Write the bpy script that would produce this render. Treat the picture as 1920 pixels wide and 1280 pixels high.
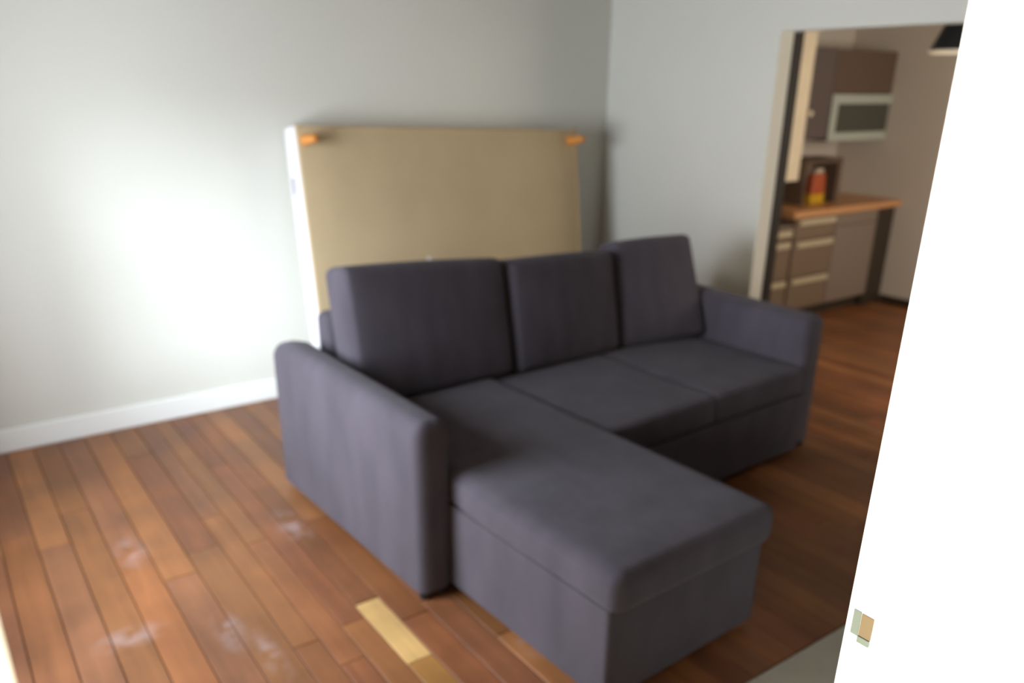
import bpy, bmesh, math, random
from mathutils import Vector, Matrix
random.seed(7)
for o in list(bpy.data.objects): bpy.data.objects.remove(o)
SC = bpy.context.scene
COL = SC.collection

# ------------------------------------------------------------------ camera
FPX, YAW, PITCH, ROLL, CY, EYE = 1533.0, 0.6225, 0.38483, 0.01162, 780.0, 1.68
cd = bpy.data.cameras.new('camera')
cam = bpy.data.objects.new('camera', cd); COL.objects.link(cam)
cd.sensor_fit = 'HORIZONTAL'; cd.sensor_width = 36.0
cd.lens = FPX / 1920 * 36.0
cd.shift_y = (CY - 640) / 1920
cd.clip_start = 0.02
fw = Vector((math.sin(YAW)*math.cos(PITCH), math.cos(YAW)*math.cos(PITCH), -math.sin(PITCH)))
r0 = Vector((math.cos(YAW), -math.sin(YAW), 0)); u0 = r0.cross(fw)
rr = r0*math.cos(ROLL) + u0*math.sin(ROLL); uu = u0*math.cos(ROLL) - r0*math.sin(ROLL)
cam.matrix_world = Matrix(((rr.x, uu.x, -fw.x, 0), (rr.y, uu.y, -fw.y, 0), (rr.z, uu.z, -fw.z, EYE), (0, 0, 0, 1)))
cd.dof.use_dof = True; cd.dof.focus_distance = 1.05; cd.dof.aperture_fstop = 2.6   # the phone focused on the near door jamb
SC.camera = cam

# ------------------------------------------------------------------ world, lights, exposure
SC.view_settings.view_transform = 'Standard'; SC.view_settings.look = 'None'
SC.view_settings.gamma = 1.0; SC.view_settings.use_curve_mapping = False
SC.view_settings.exposure = 0.0
w = bpy.data.worlds.new('world'); SC.world = w; w.use_nodes = True
bg = w.node_tree.nodes['Background']; bg.inputs[0].default_value = (0.80, 0.90, 1.0, 1); bg.inputs[1].default_value = 1.0

def area(name, loc, target, sx, sy, power, col, spread=180):
    l = bpy.data.lights.new(name, 'AREA'); l.shape = 'RECTANGLE'; l.size = sx; l.size_y = sy
    l.energy = power; l.color = col; l.spread = math.radians(spread)
    o = bpy.data.objects.new(name, l); COL.objects.link(o)
    d = (Vector(target) - Vector(loc)).normalized()
    o.location = loc; o.rotation_euler = d.to_track_quat('-Z', 'Z').to_euler()
    return o
# geometry of the place (metres; camera foot at 0,0; wall A along x, planks along y)
YW, XB, XL, YF = 4.365, 3.88, -0.32, 0.48     # back wall, kitchen-side wall, window wall, door wall
WY0, WY1, WZ0, WZ1 = 2.00, 3.37, 0.52, 1.92   # french window in the left wall
CEIL = 2.55
area('window_daylight', (XL-0.27, (WY0+WY1)/2, (WZ0+WZ1)/2), (3, (WY0+WY1)/2, (WZ0+WZ1)/2), WY1-WY0, WZ1-WZ0, 130, (0.80, 0.88, 1.0))
sl = bpy.data.lights.new('sun', 'SUN'); sl.energy = 4.6; sl.angle = math.radians(20); sl.color = (0.76, 0.88, 1.0)   # hazy low daylight
so = bpy.data.objects.new('sun', sl); COL.objects.link(so)
so.rotation_euler = Vector((1, 0.90, -0.36)).to_track_quat('-Z', 'Z').to_euler()
area('jamb_fill', (-1.33, -0.22, 1.25), (0.9, 0.33, 1.1), 0.9, 1.9, 58, (1.0, 0.97, 0.92), 70)  # added fill inside the closed hall, brightens the right jamb
area('left_jamb_fill', (1.2, -0.9, 2.3), (0.0, 0.35, 0.8), 0.3, 0.3, 26, (1.0, 0.86, 0.62), 60)  # added warm fill without a fixture, aimed at the left jamb
area('kitchen_fill', (5.3, 0.66, 1.55), (5.5, 4.3, 1.0), 1.2, 1.1, 50, (1.0, 0.90, 0.77))  # added fill for the kitchen, no window is built behind it

# ------------------------------------------------------------------ helpers
def srgb(r, g, b):
    f = lambda c: (c/255/12.92) if c/255 <= 0.04045 else ((c/255+0.055)/1.055)**2.4
    return (f(r), f(g), f(b), 1)

def obj(name, bm, m, parent=None, smooth=False):
    me = bpy.data.meshes.new(name); bm.to_mesh(me); bm.free()
    if m: me.materials.append(m)
    if smooth:
        for p in me.polygons: p.use_smooth = True
    o = bpy.data.objects.new(name, me); COL.objects.link(o)
    if parent: o.parent = parent
    return o
def tag(o, label, cat, group=None):
    o['label'] = label; o['category'] = cat
    if group: o['group'] = group
    return o
def thing(name, label, cat, loc=(0, 0, 0), rot=(0, 0, 0), group=None):
    o = bpy.data.objects.new(name, None); o.empty_display_size = 0.1; COL.objects.link(o)
    o.location = loc; o.rotation_euler = rot
    return tag(o, label, cat, group)
def struct(name, bm, m, label, cat, smooth=False):
    o = obj(name, bm, m, None, smooth); o['kind'] = 'structure'; o['label'] = label; o['category'] = cat
    return o

def box(x0, x1, y0, y1, z0, z1, bev=0.0, seg=2, bm=None):
    b = bmesh.new()
    bmesh.ops.create_cube(b, size=1)
    for v in b.verts:
        v.co = Vector(((x0+x1)/2 + v.co.x*(x1-x0), (y0+y1)/2 + v.co.y*(y1-y0), (z0+z1)/2 + v.co.z*(z1-z0)))
    if bev: bmesh.ops.bevel(b, geom=list(b.edges), offset=bev, segments=seg, affect='EDGES', profile=0.5)
    if bm is None: return b
    me = bpy.data.meshes.new('t'); b.to_mesh(me); b.free(); bm.from_mesh(me); bpy.data.meshes.remove(me)
    return bm

def rbox(x0, x1, y0, y1, z0, z1, r=0.05, n=14, bulge=(0, 0, 0), flat=(), warp=None):
    """rounded, softly puffed box; flat: faces ('x0','z0'..) whose edges stay square"""
    b = bmesh.new()
    lo = (x0, y0, z0); hi = (x1, y1, z1)
    c = [(lo[i]+hi[i])/2 for i in range(3)]; h = [(hi[i]-lo[i])/2 for i in range(3)]
    rad = r if isinstance(r, tuple) else (r, r, r)
    # parameter values clustered near the edges so the rounding is smooth
    def params(i):
        k = min(rad[i]/h[i], 0.98)
        e = [-1 + k*(1-math.cos(math.pi/2*j/5)) for j in range(6)]
        m = [-1+k + (2-2*k)*j/n for j in range(1, n)]
        return e + m + [-x for x in reversed(e)]
    P = [params(i) for i in range(3)]
    vs = {}
    def V(i, j, k):
        key = (i, j, k)
        if key in vs: return vs[key]
        t = [P[0][i], P[1][j], P[2][k]]
        p = [t[a]*h[a] for a in range(3)]
        inner = []
        for a, nm in enumerate('xyz'):
            l = -h[a] + (0 if nm+'0' in flat else rad[a]); u = h[a] - (0 if nm+'1' in flat else rad[a])
            inner.append(min(max(p[a], l), u))
        d = [(p[a]-inner[a])/rad[a] for a in range(3)]
        ln = math.sqrt(sum(x*x for x in d))
        if ln > 1e-9:
            mx = max(abs(x) for x in d)
            p = [inner[a] + d[a]/ln*mx*rad[a] if True else 0 for a in range(3)]
        for a in range(3):
            if bulge[a]:
                q = [x for x in range(3) if x != a]
                f = (1-t[q[0]]**2)*(1-t[q[1]]**2)
                p[a] += bulge[a]*f*t[a]
        p = Vector([p[a]+c[a] for a in range(3)])
        if warp: p = Vector(warp(p))
        vs[key] = b.verts.new(p); return vs[key]
    N = [len(p)-1 for p in P]
    for i in range(N[0]):
        for j in range(N[1]):
            b.faces.new((V(i, j, 0), V(i, j+1, 0), V(i+1, j+1, 0), V(i+1, j, 0)))
            b.faces.new((V(i, j, N[2]), V(i+1, j, N[2]), V(i+1, j+1, N[2]), V(i, j+1, N[2])))
    for i in range(N[0]):
        for k in range(N[2]):
            b.faces.new((V(i, 0, k), V(i+1, 0, k), V(i+1, 0, k+1), V(i, 0, k+1)))
            b.faces.new((V(i, N[1], k), V(i, N[1], k+1), V(i+1, N[1], k+1), V(i+1, N[1], k)))
    for j in range(N[1]):
        for k in range(N[2]):
            b.faces.new((V(0, j, k), V(0, j, k+1), V(0, j+1, k+1), V(0, j+1, k)))
            b.faces.new((V(N[0], j, k), V(N[0], j+1, k), V(N[0], j+1, k+1), V(N[0], j, k+1)))
    return b

def lathe(profile, seg=24, axis='z', loc=(0, 0, 0), cap=True):
    b = bmesh.new(); rings = []
    for rad, z in profile:
        ring = []
        for s in range(seg):
            a = 2*math.pi*s/seg
            x, y = rad*math.cos(a), rad*math.sin(a)
            p = (x, y, z) if axis == 'z' else ((x, z, y) if axis == 'y' else (z, x, y))
            ring.append(b.verts.new(Vector(p)+Vector(loc)))
        rings.append(ring)
    for a, c in zip(rings, rings[1:]):
        for s in range(seg): b.faces.new((a[s], a[(s+1) % seg], c[(s+1) % seg], c[s]))
    if cap: b.faces.new(rings[0][::-1]); b.faces.new(rings[-1])
    bmesh.ops.recalc_face_normals(b, faces=b.faces)
    return b

# ------------------------------------------------------------------ materials
def mat(name, color, rough=0.6, spec=0.5, noise=0, nscale=8, bump=0, bscale=60, sheen=0, metal=0, stretch=(1, 1, 1), emit=None):
    m = bpy.data.materials.new(name); m.use_nodes = True
    nt = m.node_tree; N = nt.nodes; L = nt.links; b = N['Principled BSDF']
    b.inputs['Roughness'].default_value = rough; b.inputs['Specular IOR Level'].default_value = spec
    b.inputs['Metallic'].default_value = metal
    b.inputs['Base Color'].default_value = color
    if sheen:
        b.inputs['Sheen Weight'].default_value = sheen; b.inputs['Sheen Roughness'].default_value = 0.6
    if noise or bump:
        tc = N.new('ShaderNodeTexCoord'); mp = N.new('ShaderNodeMapping'); L.new(tc.outputs['Object'], mp.inputs[0])
        mp.inputs['Scale'].default_value = stretch
    if noise:
        t = N.new('ShaderNodeTexNoise'); t.inputs['Scale'].default_value = nscale; t.inputs['Detail'].default_value = 4
        L.new(mp.outputs[0], t.inputs['Vector'])
        r = N.new('ShaderNodeMapRange'); r.inputs[1].default_value = 0.3; r.inputs[2].default_value = 0.7
        r.inputs[3].default_value = 1-noise; r.inputs[4].default_value = 1+noise
        L.new(t.outputs[0], r.inputs[0])
        x = N.new('ShaderNodeVectorMath'); x.operation = 'SCALE'; x.inputs[0].default_value = color[:3]
        L.new(r.outputs[0], x.inputs['Scale']); L.new(x.outputs[0], b.inputs['Base Color'])
    if bump:
        t = N.new('ShaderNodeTexNoise'); t.inputs['Scale'].default_value = bscale; t.inputs['Detail'].default_value = 3
        L.new(mp.outputs[0], t.inputs['Vector'])
        bp = N.new('ShaderNodeBump'); bp.inputs['Strength'].default_value = bump; bp.inputs['Distance'].default_value = 0.01
        L.new(t.outputs[0], bp.inputs['Height']); L.new(bp.outputs[0], b.inputs['Normal'])
    if emit:
        b.inputs['Emission Color'].default_value = emit[0]; b.inputs['Emission Strength'].default_value = emit[1]
    return m

M = {}
M['wall'] = mat('wall_paint', srgb(213, 211, 200), 0.7, 0.3, noise=0.015, nscale=1.5, bump=0.06, bscale=25)
M['kwall'] = mat('kitchen_wall_paint', srgb(206, 196, 182), 0.75, 0.3, noise=0.02, nscale=2)
M['white'] = mat('white_gloss_paint', srgb(238, 238, 232), 0.4, 0.5)
M['ceil'] = mat('low_bounce_ceiling', srgb(136, 122, 106), 0.8, 0.2, noise=0.08, nscale=6)  # unseen ceiling, dark tone chosen so less light bounces onto the sofa
M['frontwall'] = mat('low_bounce_wall', srgb(104, 96, 88), 0.8, 0.2)  # unseen front and hall walls, tone darkened to weaken bounced light
M['sofa'] = mat('sofa_fabric', (0.080, 0.068, 0.083, 1), 0.95, 0.1, noise=0.15, nscale=6, bump=0.25, bscale=160, sheen=0.10, stretch=(1.4, 1.4, 0.5))
M['feet'] = mat('black_plastic', (0.012, 0.011, 0.011, 1), 0.5)
M['beige'] = mat('beige_base_cloth', srgb(188, 166, 130), 0.85, 0.2, noise=0.05, nscale=3, bump=0.15, bscale=200)
M['cover'] = mat('white_quilted_cover', srgb(232, 228, 230), 0.8, 0.3, noise=0.03, nscale=10, bump=0.2, bscale=40)
M['tan'] = mat('tan_piping', srgb(190, 160, 112), 0.8, 0.2)
M['legwood'] = mat('orange_beech', srgb(214, 140, 66), 0.45, 0.4, noise=0.1, nscale=20)
M['tile'] = mat('grey_stone_tile', srgb(186, 182, 170), 0.5, 0.4, noise=0.10, nscale=5)
M['grout'] = mat('grey_grout', srgb(110, 106, 98), 0.8)
M['joint'] = mat('dark_floor_joint', srgb(38, 22, 14), 0.9)
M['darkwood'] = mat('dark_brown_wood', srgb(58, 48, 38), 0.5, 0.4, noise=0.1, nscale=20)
M['shelf'] = mat('brown_shelf_board', srgb(98, 80, 66), 0.6, 0.3)
M['shelfback'] = mat('grey_brown_back_board', srgb(140, 122, 108), 0.7, 0.2)
M['post'] = mat('black_brown_wood', srgb(38, 31, 24), 0.6, 0.3)
M['taupe'] = mat('taupe_cabinet_front', srgb(124, 104, 86), 0.5, 0.4)
M['greyfront'] = mat('grey_brown_front', srgb(132, 116, 104), 0.45, 0.5)
M['uplilac'] = mat('grey_cupboard_door', srgb(98, 86, 82), 0.5, 0.4)
M['upbrown'] = mat('brown_cupboard_door', srgb(98, 80, 67), 0.5, 0.4)
M['strip'] = mat('pale_handle_strip', srgb(196, 182, 152), 0.4, 0.5)
M['worktop'] = mat('oak_worktop', srgb(205, 150, 100), 0.4, 0.5, noise=0.10, nscale=14, stretch=(1, 6, 6))
M['mwwhite'] = mat('microwave_silver', srgb(176, 182, 170), 0.4, 0.5)
M['mwglass'] = mat('microwave_glass', srgb(74, 74, 66), 0.25, 0.5)
M['cream'] = mat('cream_laminate', srgb(250, 234, 204), 0.5, 0.4, noise=0.05, nscale=9)
M['black'] = mat('black_shade', (0.012, 0.014, 0.015, 1), 0.5)
M['red'] = mat('red_print', srgb(176, 82, 44), 0.45)
M['yellow'] = mat('yellow_print', srgb(206, 160, 24), 0.45)
M['pale'] = mat('pale_print', srgb(190, 180, 160), 0.5)
M['brass'] = mat('dull_brass', srgb(118, 100, 72), 0.5, 0.5)
M['steel'] = mat('matt_steel', srgb(112, 120, 106), 0.5, 0.5)

def plank_material():
    m = bpy.data.materials.new('oak_plank'); m.use_nodes = True
    nt = m.node_tree; N = nt.nodes; L = nt.links; b = N['Principled BSDF']
    oi = N.new('ShaderNodeObjectInfo'); geo = N.new('ShaderNodeNewGeometry')
    mp = N.new('ShaderNodeMapping'); mp.inputs['Scale'].default_value = (24, 1.6, 24); L.new(geo.outputs['Position'], mp.inputs[0])
    rnd = N.new('ShaderNodeVectorMath'); rnd.operation = 'ADD'; L.new(mp.outputs[0], rnd.inputs[0])
    rs = N.new('ShaderNodeMath'); rs.operation = 'MULTIPLY'; rs.inputs[1].default_value = 90; L.new(oi.outputs['Random'], rs.inputs[0])
    L.new(rs.outputs[0], rnd.inputs[1])
    g = N.new('ShaderNodeTexNoise'); g.inputs['Scale'].default_value = 1.0; g.inputs['Detail'].default_value = 5; g.inputs['Distortion'].default_value = 0.8
    L.new(rnd.outputs[0], g.inputs['Vector'])
    gr = N.new('ShaderNodeMapRange'); gr.inputs[1].default_value = 0.25; gr.inputs[2].default_value = 0.75; gr.inputs[3].default_value = 0.82; gr.inputs[4].default_value = 1.16
    L.new(g.outputs[0], gr.inputs[0])
    # blotchy old varnish
    bl = N.new('ShaderNodeTexNoise'); bl.inputs['Scale'].default_value = 3.2; bl.inputs['Detail'].default_value = 4; L.new(geo.outputs['Position'], bl.inputs['Vector'])
    br = N.new('ShaderNodeMapRange'); br.inputs[1].default_value = 0.3; br.inputs[2].default_value = 0.7; br.inputs[3].default_value = 0.74; br.inputs[4].default_value = 1.2
    L.new(bl.outputs[0], br.inputs[0])
    mu = N.new('ShaderNodeMath'); mu.operation = 'MULTIPLY'; L.new(gr.outputs[0], mu.inputs[0]); L.new(br.outputs[0], mu.inputs[1])
    sc = N.new('ShaderNodeVectorMath'); sc.operation = 'SCALE'; L.new(oi.outputs['Color'], sc.inputs[0]); L.new(mu.outputs[0], sc.inputs['Scale'])
    # pale plaster scuffs at a few spots of the floor
    sn = N.new('ShaderNodeTexNoise'); sn.inputs['Scale'].default_value = 14; sn.inputs['Detail'].default_value = 3; L.new(geo.outputs['Position'], sn.inputs['Vector'])
    scr = N.new('ShaderNodeMapRange'); scr.inputs[1].default_value = 0.4; scr.inputs[2].default_value = 0.62; L.new(sn.outputs[0], scr.inputs[0])
    prev = sc.outputs[0]
    for (sx, sy, ax, ay) in ((0.275, 2.50, 0.09, 0.05), (0.40, 3.05, 0.05, 0.10), (0.55, 2.35, 0.04, 0.10), (0.62, 2.15, 0.03, 0.12), (0.98, 2.9, 0.05, 0.12), (1.32, 1.72, 0.035, 0.05)):
        d = N.new('ShaderNodeVectorMath'); d.operation = 'SUBTRACT'; L.new(geo.outputs['Position'], d.inputs[0]); d.inputs[1].default_value = (sx, sy, 0)
        e = N.new('ShaderNodeVectorMath'); e.operation = 'MULTIPLY'; L.new(d.outputs[0], e.inputs[0]); e.inputs[1].default_value = (1/ax, 1/ay, 0)
        ln = N.new('ShaderNodeVectorMath'); ln.operation = 'LENGTH'; L.new(e.outputs[0], ln.inputs[0])
        f = N.new('ShaderNodeMapRange'); f.inputs[1].default_value = 0.2; f.inputs[2].default_value = 1.5; f.inputs[3].default_value = 0.26; f.inputs[4].default_value = 0.0
        L.new(ln.outputs['Value'], f.inputs[0])
        q = N.new('ShaderNodeMath'); q.operation = 'MULTIPLY'; L.new(f.outputs[0], q.inputs[0]); L.new(scr.outputs[0], q.inputs[1])
        mx = N.new('ShaderNodeMix'); mx.data_type = 'RGBA'; L.new(q.outputs[0], mx.inputs['Factor']); L.new(prev, mx.inputs['A']); mx.inputs['B'].default_value = srgb(205, 195, 200)
        prev = mx.outputs['Result']
    L.new(prev, b.inputs['Base Color'])
    rr_ = N.new('ShaderNodeMapRange'); rr_.inputs[3].default_value = 0.36; rr_.inputs[4].default_value = 0.62; L.new(bl.outputs[0], rr_.inputs[0]); L.new(rr_.outputs[0], b.inputs['Roughness'])
    bp = N.new('ShaderNodeBump'); bp.inputs['Strength'].default_value = 0.12; bp.inputs['Distance'].default_value = 0.004; L.new(g.outputs[0], bp.inputs['Height']); L.new(bp.outputs[0], b.inputs['Normal'])
    return m
M['plank'] = plank_material()

# ------------------------------------------------------------------ setting: floor with planks
HX = -1.4
KX = 6.52                                  # far kitchen wall
FY = 1.215                                 # front edge of the plank floor
floor = struct('floor', box(HX, KX, -1.6, YW, -0.12, -0.012), M['joint'], 'orange brown plank floor with a grey tiled strip by the door', 'floor')
seams = [-0.32, -0.24, -0.13, -0.01, 0.107, 0.22, 0.331, 0.448, 0.568, 0.69, 0.778, 0.864, 0.952, 1.043]
while seams[-1] < KX - 0.12: seams.append(seams[-1] + 0.108)
seams.append(KX)
PAL = [(156, 98, 58), (150, 92, 56), (162, 106, 62), (146, 92, 58), (154, 96, 54), (166, 110, 66), (148, 96, 62), (158, 102, 58)]
def plank(x0, x1, y0, y1, c, dz=0.0):
    g = 0.0016
    b = box(x0+g, x1-g, y0+g, y1-g, -0.016, dz, 0.0014, 1)
    o = obj('plank', b, M['plank'], floor); o.color = srgb(*c)
    return o
for i, (a, b_) in enumerate(zip(seams, seams[1:])):
    y = FY
    if abs(a-0.952) < 1e-6:
        cuts = [FY, 1.87, 2.25, 3.3, YW]; cols = [(206, 146, 76), (228, 184, 116), (152, 96, 56), (150, 94, 56)]
    else:
        cuts = [FY]; first = True
        while True:
            ln = random.uniform(0.35, 1.3) if first else random.uniform(0.8, 1.5)
            first = False
            if cuts[-1] + ln > YW - 0.35: break
            cuts.append(cuts[-1] + ln)
        cuts.append(YW); cols = [random.choice(PAL) for _ in cuts[1:]]
    for (c0, c1), c in zip(zip(cuts, cuts[1:]), cols):
        k = random.uniform(0.9, 1.08)*0.89
        plank(a, b_, c0, c1, tuple(v*k for v in c), random.uniform(-0.0008, 0.0008))
# grey tiles by the door and in the hall
ty = [FY-0.004, FY-0.404, FY-0.804, FY-1.204, FY-1.604, FY-2.004, FY-2.404]
tx = [HX + 0.4*i for i in range(14)]; tx = [x for x in tx if x < XB-0.1] + [XB]
for j in range(len(ty)-1):
    for i in range(len(tx)-1):
        if (tx[i] > 1.7 and ty[j] < 0.4) or (tx[i] < XL-0.3 and ty[j] > 0.5): continue
        obj('floor_tile', box(tx[i]+0.002, tx[i+1]-0.002, ty[j+1]+0.002, ty[j]-0.002, -0.014, 0.0, 0.001, 1), M['tile'], floor)

# ------------------------------------------------------------------ setting: walls
def wall(name, boxes, m, label):
    bm = bmesh.new()
    for q in boxes: box(*q, bm=bm)
    return struct(name, bm, m, label, 'wall')
wall('wall_back', [(XL-0.4, XB+0.11, YW, YW+0.15, -0.12, CEIL)], M['wall'], 'white back wall behind the upright bed base')
DY0, DY1, DZ = 1.72, 3.03, 1.955           # kitchen doorway in the right wall
wall('wall_right', [(XB, XB+0.11, DY1, YW, -0.12, CEIL), (XB, XB+0.11, 0.2, DY0, -0.12, CEIL), (XB, XB+0.11, DY0, DY1, DZ, CEIL)], M['wall'], 'white wall with the kitchen doorway')
wall('wall_left', [(XL-0.3, XL, WY1, YW, -0.12, CEIL), (XL-0.3, XL, YF, WY0, -0.12, CEIL), (XL-0.3, XL, WY0, WY1, WZ1, CEIL), (XL-0.3, XL, WY0, WY1, -0.12, WZ0)], M['wall'], 'white window wall on the left')
JX0, JX1, JY0, JZ = -0.011, 0.905, 0.20, 2.08   # door opening the camera looks through
wall('wall_front', [(HX, JX0-0.03, JY0, YF, -0.12, CEIL), (JX1+0.03, XB, JY0, YF, -0.12, CEIL), (JX0-0.03, JX1+0.03, JY0, YF, JZ+0.03, CEIL)], M['frontwall'], 'brown grey wall around the entrance opening')
struct('ceiling', box(HX, KX+0.1, -1.7, YW+0.15, CEIL, CEIL+0.1), M['ceil'], 'unseen ceiling, toned brown to cut bounced light', 'ceiling')
# hall around the camera: closed all round, lit only by added fill lamps
wall('wall_hall', [(HX-0.1, HX, -1.7, YF, -0.12, CEIL), (HX, 1.7, -1.7, -1.6, -0.12, CEIL), (1.6, 1.7, -1.6, JY0, -0.12, CEIL)], M['frontwall'], 'brown grey hall wall behind the entrance opening')
# kitchen shell
wall('wall_kitchen_back', [(XB+0.11, KX+0.1, YW, YW+0.15, -0.12, CEIL)], M['kwall'], 'beige kitchen wall behind the cupboards')
wall('wall_kitchen_end', [(KX, KX+0.1, 0.4, YW, -0.12, CEIL)], M['kwall'], 'beige end wall of the kitchen')
wall('wall_kitchen_front', [(XB+0.11, KX, 0.5, 0.6, -0.12, CEIL)], M['kwall'], 'beige front wall of the kitchen')

# baseboards
def baseboard(name, b, label):
    return struct(name, b, M['white'], label, 'baseboard')
baseboard('baseboard_back', box(XL, XB, YW-0.016, YW, 0, 0.116, 0.006, 2), 'white painted baseboard along the back wall')
baseboard('baseboard_right', box(XB-0.014, XB, DY1+0.002, YW-0.017, 0, 0.116, 0.006, 2), 'white painted baseboard between corner and kitchen doorway')
baseboard('baseboard_left', box(XL, XL+0.016, WY1+0.02, YW-0.017, 0, 0.116, 0.006, 2), 'white painted baseboard on the window wall')
baseboard('baseboard_kitchen', box(KX-0.012, KX, 1.0, 3.74, 0, 0.07, 0.004, 2), 'dark low baseboard at the kitchen end wall').data.materials[0] = M['darkwood']

# entrance opening: white lining boards with a strike plate
dj = struct('door_1', box(JX1, JX1+0.03, JY0-0.25, YF+0.004, 0, JZ, 0.003, 2), M['white'], 'glaring white door jamb close to the camera with a strike plate', 'door jamb')
obj('jamb_board', box(JX0-0.03, JX0, JY0, YF+0.004, 0, JZ, 0.003, 2), M['white'], dj)
obj('jamb_board', box(JX0-0.03, JX1+0.03, JY0, YF+0.004, JZ, JZ+0.03, 0.003, 2), M['white'], dj)

# kitchen doorway: dark post on the kitchen side, plaster reveal is the wall itself
struct('trim_1', box(XB+0.11, XB+0.185, DY1-0.012, DY1+0.05, 0, DZ+0.03, 0.004, 2), M['post'], 'dark brown wooden post on the kitchen side of the doorway', 'door trim')
# window frame in the left wall
wf = struct('window_1', box(XL-0.24, XL-0.19, WY0, WY0+0.05, WZ0, WZ1, 0.004, 1), M['white'], 'tall white framed window in the left wall', 'window')
for q in ((WY1-0.05, WY1, WZ0, WZ1), (WY0+0.05, WY1-0.05, WZ1-0.05, WZ1), (WY0+0.05, WY1-0.05, WZ0, WZ0+0.08)):
    obj('window_frame', box(XL-0.24, XL-0.19, *q, 0.004, 1), M['white'], wf)

# ------------------------------------------------------------------ corner sofa
DS = 0.0436
sofa = thing('corner_sofa', 'dark grey purple fabric corner sofa with chaise, standing on the plank floor', 'sofa', (0, 0, 0), (0, 0, DS))
S = M['sofa']
ARM_T = 0.662
def arm_warp(vb, top):
    R = 0.13                               # the top line rounds off towards the back
    def f(p):
        z = p.z
        t = (p.y-(vb-R))/R
        z += 0.016*max(0, (p.y-2.1)/1.1)*max(0, (z-0.35)/(top-0.35))
        if t > 0: z = z - (1-math.sqrt(max(0, 1-min(t, 1)**2)))*0.07*max(0, (z-0.35)/(top-0.35))
        return (p.x, p.y, z)
    return f
for (a, b_, ARM_T, vb) in ((1.237, 1.372, 0.672, 3.235), (3.387, 3.540, 0.680, 3.17)):
    arm = obj('armrest', rbox(a, b_, 2.065, vb, 0.035, ARM_T, (0.05, 0.035, 0.055), 10, (0.006, 0, 0), ('z0',), arm_warp(vb, ARM_T)), S, sofa, True)
    for (fx, fy) in ((a+0.035, 2.10), (b_-0.035, 2.10), (a+0.07, 3.08)):
        obj('foot', lathe([(0.020, 0.0), (0.024, 0.008), (0.026, 0.042)], 12, loc=(fx, fy, 0)), M['feet'], arm)
obj('back_frame', rbox(1.402, 3.36, 3.0, 3.13, 0.035, 0.80, 0.035, 12, (0, 0, 0), ('z0',)), S, sofa, True)
# chaise: box base and overhanging cushion
cb = obj('chaise_base', rbox(1.368, 2.058, 1.300, 2.98, 0.035, 0.345, 0.018, 10, (0, 0, 0), ('z0', 'z1')), S, sofa, True)
for (fx, fy) in ((2.01, 1.36), (1.41, 1.36)):
    obj('foot', lathe([(0.022, 0.0), (0.026, 0.008), (0.028, 0.042)], 12, loc=(fx, fy, 0)), M['feet'], cb)
def chaise_warp(p):
    x, y, z = p
    # cushion swells past the arm front
    if x < 1.45 and y < 2.04:
        x -= 0.014*min(1, (2.04-y)/0.10)*(1.45-x)/0.08
    return (x, y, z)
obj('chaise_cushion', rbox(1.374, 2.080, 1.272, 2.84, 0.330, 0.468, (0.05, 0.04, 0.042), 16, (0.003, 0.003, 0.010), (), chaise_warp), S, sofa, True)
# seat part: drawer-like base and two seat cushions
sb = obj('seat_base', rbox(2.062, 3.383, 2.034, 2.98, 0.035, 0.312, 0.012, 10, (0, 0, 0), ('z0', 'z1')), S, sofa, True)
obj('foot', lathe([(0.022, 0.0), (0.026, 0.008), (0.028, 0.042)], 12, loc=(3.30, 2.11, 0)), M['feet'], sb)
for (a, b_) in ((2.086, 2.735), (2.737, 3.383)):
    obj('seat_cushion', rbox(a, b_, 2.046, 2.86, 0.314, 0.448, (0.014, 0.035, 0.022), 12, (0, 0.003, 0.008)), S, sofa, True)
# three loose back cushions, each leaning on the back frame
def back_cushion(w_, h_, d_, loc, lean, yaw, roll=0.0, twist=0.0, slope=0.0):
    def wp(p):
        k = p.z/h_
        return (p.x, p.y - twist*(2*p.x/w_)*(1-k), p.z + slope*(2*p.x/w_)*k)
    b = rbox(-w_/2, w_/2, -d_/2, d_/2, 0, h_, (0.04, 0.05, 0.035), 12, (0.004, 0.018, 0.006), (), wp)
    o = obj('back_cushion', b, S, sofa, True)
    o.location = loc; o.rotation_euler = (-math.radians(lean), math.radians(roll), math.radians(yaw))
    return o
back_cushion(0.79, 0.545, 0.18, (1.790, 2.835, 0.452), 11, 0.5, 0.5, 0, -0.022)
back_cushion(0.66, 0.505, 0.18, (2.53, 2.835, 0.440), 11, 0.5, 0, 0, -0.012)
back_cushion(0.52, 0.535, 0.17, (3.135, 2.775, 0.440), 17, -6, 0.0, 0.04, 0.0)

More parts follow.
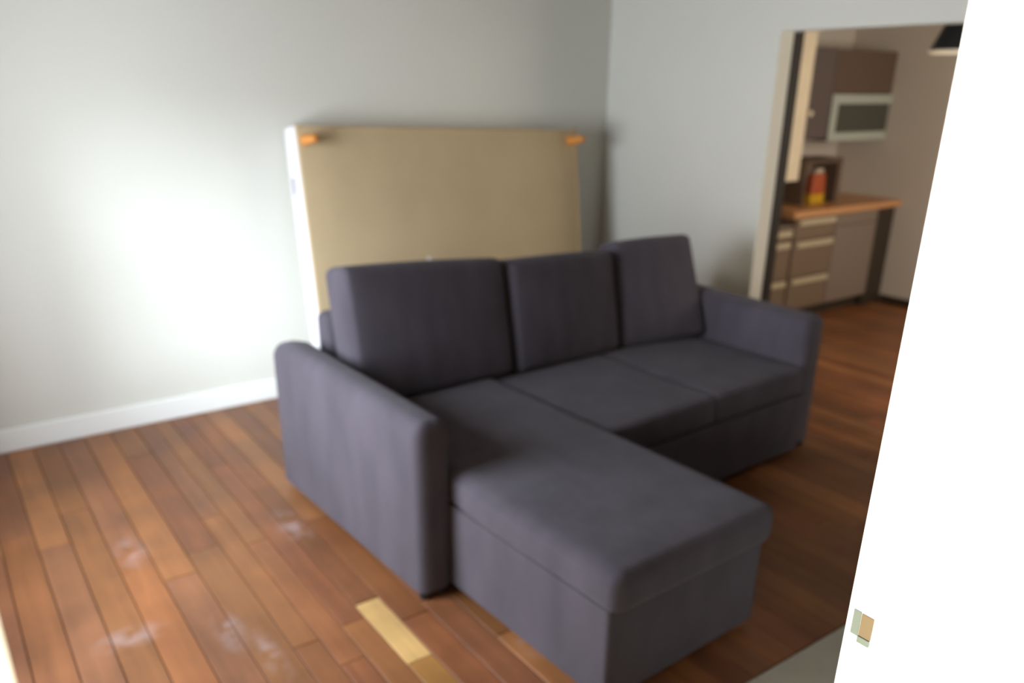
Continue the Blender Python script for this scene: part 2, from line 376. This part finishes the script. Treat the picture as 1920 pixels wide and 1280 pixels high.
# ------------------------------------------------------------------ bed base standing on its long side against the wall
BW, BH, BT = 1.838, 1.475, 0.150
bed = thing('bed_base', 'beige bed base stood upright on its side against the white wall, wooden legs sticking out', 'bed base', (1.628, YW-0.362, 0.022), (-math.radians(7.0), 0, 0))
def sag(p): return (p.x, p.y, p.z - 0.058*(p.x/BW)*(p.z/BH))
obj('body', rbox(0, BW, 0.012, BT, 0, BH, 0.025, 12, (0.006, 0, 0), (), sag), M['cover'], bed, True)
obj('base_cloth', rbox(0.012, BW-0.004, -0.002, 0.030, 0.004, BH-0.003, 0.010, 10, (0, 0, 0), (), sag), M['beige'], bed, True)
for (px, h0, h1) in ((BW-0.010, 0.01, BH-0.05),):
    obj('edge_piping', lathe([(0.007, h0), (0.007, h1)], 10, loc=(px, -0.001, 0)), M['tan'], bed, True)
for (lx, lz) in ((0.052, BH-0.078), (BW-0.060, BH-0.125), (0.085, 0.08), (BW-0.075, 0.08)):
    obj('leg', lathe([(0.029, 0.004), (0.029, -0.012), (0.027, -0.02), (0.021, -0.130), (0.018, -0.135)], 20, 'y', (lx, 0, lz)), M['legwood'], bed, True)
obj('side_handle', box(-0.012, 0.003, 0.06, 0.085, 1.13, 1.22, 0.004, 2), mat('grey_strap', srgb(150, 145, 155), 0.8), bed)
obj('care_tag', box(0.70, 0.716, -0.005, -0.0005, 0.70, 0.745, 0.0008, 1), M['cover'], bed)

# ------------------------------------------------------------------ kitchen seen through the doorway
YC = 3.70
tag(obj('worktop', box(5.14, KX-0.002, YC, YW-0.002, 0.803, 0.851, 0.004, 2), M['worktop']), 'long oak worktop over the kitchen base units', 'worktop')
def base_unit(name, x0, x1, top, label, front, handles, cat='cabinet', group=None):
    t = thing(name, label, cat, ((x0+x1)/2, YC+0.32, 0), (0, 0, 0), group)
    hw = (x1-x0)/2
    obj('body', box(-hw, hw, -0.27, 0.34, 0.10, top), front, t)
    obj('plinth', box(-hw, hw, -0.21, 0.30, 0.0, 0.10), M['darkwood'], t)
    zs = [0.104] + handles['cuts'] + [top-0.004]
    for a, b_ in zip(zs, zs[1:]):
        d = obj(handles['part'], box(-hw+0.004, hw-0.004, -0.290, -0.271, a+0.003, b_-0.003, 0.002, 1), front, t)
        if handles['bar']:
            obj('handle', box(-hw+0.03, hw-0.03, -0.312, -0.2905, b_-0.052, b_-0.012, 0.004, 1), M['strip'], d)
    return t
base_unit('drawer_unit', 5.205, 5.705, 0.801, 'brown drawer unit with pale handle strips under the oak worktop', M['taupe'], dict(cuts=[0.358, 0.635], part='drawer_front', bar=True))
base_unit('base_cabinet', 5.707, 6.26, 0.801, 'plain grey brown base unit between drawers and dark gap', M['greyfront'], dict(cuts=[0.70], part='door_panel', bar=False))
tag(obj('gap_shade_panel', box(6.262, KX-0.002, YC+0.045, YW-0.01, 0.0, 0.801, 0.003, 1), M['darkwood']), 'dark panel standing in for the shaded gap under the worktop end', 'panel')  # shadow of the gap put in as a dark sheet
ck = base_unit('low_drawer_unit', 4.62, 5.19, 0.735, 'lower brown drawer unit beside the dark doorway post', M['taupe'], dict(cuts=[0.358, 0.645], part='drawer_front', bar=True))
obj('top_board', box(-0.285, 0.285, -0.292, 0.34, 0.735, 0.753, 0.003, 1), M['greyfront'], ck)
bt = thing('dark_bottle', 'tall dark bottle standing on the lower drawer unit', 'bottle', (5.05, 3.83, 0.753))
obj('body', lathe([(0.030, 0), (0.034, 0.01), (0.034, 0.20), (0.016, 0.27), (0.014, 0.30)], 20), M['black'], bt, True)
obj('cap', lathe([(0.017, 0.30), (0.017, 0.33)], 16), M['darkwood'], bt, True)

def wall_unit(name, x0, x1, z0, z1, label, m):
    t = thing(name, label, 'wall cupboard', ((x0+x1)/2, 4.16, z0))
    hw = (x1-x0)/2
    obj('carcass', box(-hw, hw, -0.19, 0.203, 0, z1-z0), m, t)
    obj('door', box(-hw+0.002, hw-0.002, -0.210, -0.191, 0.002, z1-z0-0.002, 0.002, 1), m, t)
    return t
wall_unit('wall_cupboard', 5.472, 5.742, 1.325, 1.955, 'tall grey wall cupboard left of the microwave', M['uplilac'])
wall_unit('wall_cupboard', 5.746, KX-0.003, 1.642, 1.95, 'brown wall cupboard directly above the microwave', M['upbrown'])
mw = thing('microwave', 'silver framed built-in microwave under the brown wall cupboard', 'microwave', (6.13, 4.16, 1.306))
obj('body', box(-0.384, 0.385, -0.19, 0.203, 0, 0.334), M['darkwood'], mw)
fr = obj('door', box(-0.386, 0.385, -0.212, -0.191, 0.0, 0.334, 0.004, 1), M['mwglass'], mw)
for q in ((-0.388, -0.31, 0, 0.335), (-0.31, 0.385, 0.268, 0.335), (-0.31, 0.385, 0, 0.062)):
    obj('door_frame', box(q[0], q[1], -0.222, -0.2125, q[2], q[3], 0.003, 1), M['mwwhite'], fr)
obj('window', box(-0.306, 0.20, -0.217, -0.2125, 0.066, 0.264, 0.002, 1), M['mwglass'], fr)

tc = thing('narrow_cupboard', 'tall narrow cream wall cupboard beside the grey wall cupboard', 'wall cupboard', (5.335, 4.14, 1.03))
obj('carcass', box(-0.135, 0.135, -0.17, 0.223, 0, 1.12), M['cream'], tc)
dr = obj('door', box(-0.133, 0.133, -0.190, -0.171, 0.003, 1.117, 0.003, 1), M['cream'], tc)
obj('knob', lathe([(0.009, -0.191), (0.010, -0.21), (0.018, -0.215), (0.018, -0.23), (0.008, -0.236)], 16, 'y', (0.128, 0, 0.48)), M['cream'], dr, True)

sh = thing('open_box_shelf', 'small dark brown open box shelf on the oak worktop', 'shelf', (5.68, 4.02, 0.851))
for q in ((-0.205, 0.25, -0.12, 0.12, 0.300, 0.335), (-0.205, -0.18, -0.12, 0.12, 0, 0.300), (0.20, 0.25, -0.12, 0.12, 0, 0.300)):
    obj('board', box(*q, 0.002, 1), M['shelf'], sh)
obj('back_board', box(-0.18, 0.20, 0.105, 0.12, 0, 0.300), M['shelfback'], sh)
pk = thing('food_packet', 'red food packet with a yellow base inside the dark shelf', 'packet', (5.70, 3.955, 0.851))
obj('lower_band', rbox(-0.085, 0.085, -0.035, 0.035, 0, 0.075, 0.010, 4), M['yellow'], pk, True)
def taper(p):
    k = 1-0.14*max(0, (p.z-0.08)/0.17)
    return (p.x*k, p.y*k, p.z)
obj('bag', rbox(-0.085, 0.085, -0.034, 0.034, 0.070, 0.225, 0.012, 5, (0, 0.006, 0), (), taper), M['red'], pk, True)
obj('sealed_top', rbox(-0.030, 0.07, -0.012, 0.012, 0.215, 0.262, 0.008, 4), M['pale'], pk, True)

pl = thing('pendant_lamp', 'black conical pendant lamp hanging in the kitchen', 'lamp', (5.0, 2.63, CEIL))
zb = 1.885-CEIL
obj('shade', lathe([(0.185, zb), (0.10, zb+0.20), (0.045, zb+0.245), (0.0435, zb+0.243), (0.097, zb+0.196), (0.181, zb+0.0)], 32, cap=False), M['black'], pl, True)
obj('rim', lathe([(0.186, zb-0.012), (0.188, zb-0.006), (0.186, zb+0.002), (0.180, zb+0.002), (0.178, zb-0.006), (0.180, zb-0.012)], 32, cap=False), M['cream'], pl, True)
obj('cord', lathe([(0.004, zb+0.24), (0.004, -0.03)], 8), M['black'], pl, True)
obj('ceiling_rose', lathe([(0.05, -0.03), (0.055, -0.004), (0.055, 0.0)], 20), M['black'], pl, True)
obj('bulb', lathe([(0.005, zb+0.02), (0.022, zb+0.03), (0.03, zb+0.06), (0.022, zb+0.1), (0.014, zb+0.13), (0.014, zb+0.24)], 16), M['pale'], pl, True)

# ------------------------------------------------------------------ strike plate on the near jamb
sp = obj('strike_plate', box(JX1-0.0012, JX1+0.001, 0.4635, 0.4745, 1.003, 1.041, 0.0005, 1), M['steel'], dj)
hole = box(JX1-0.0020, JX1+0.001, 0.4455, 0.4625, 1.006, 1.040, 0.0005, 1)
obj('latch_hole', hole, M['brass'], sp)
obj('latch_lip', box(JX1-0.0035, JX1+0.001, 0.4455, 0.4625, 0.996, 1.0055, 0.0005, 1), M['steel'], sp)
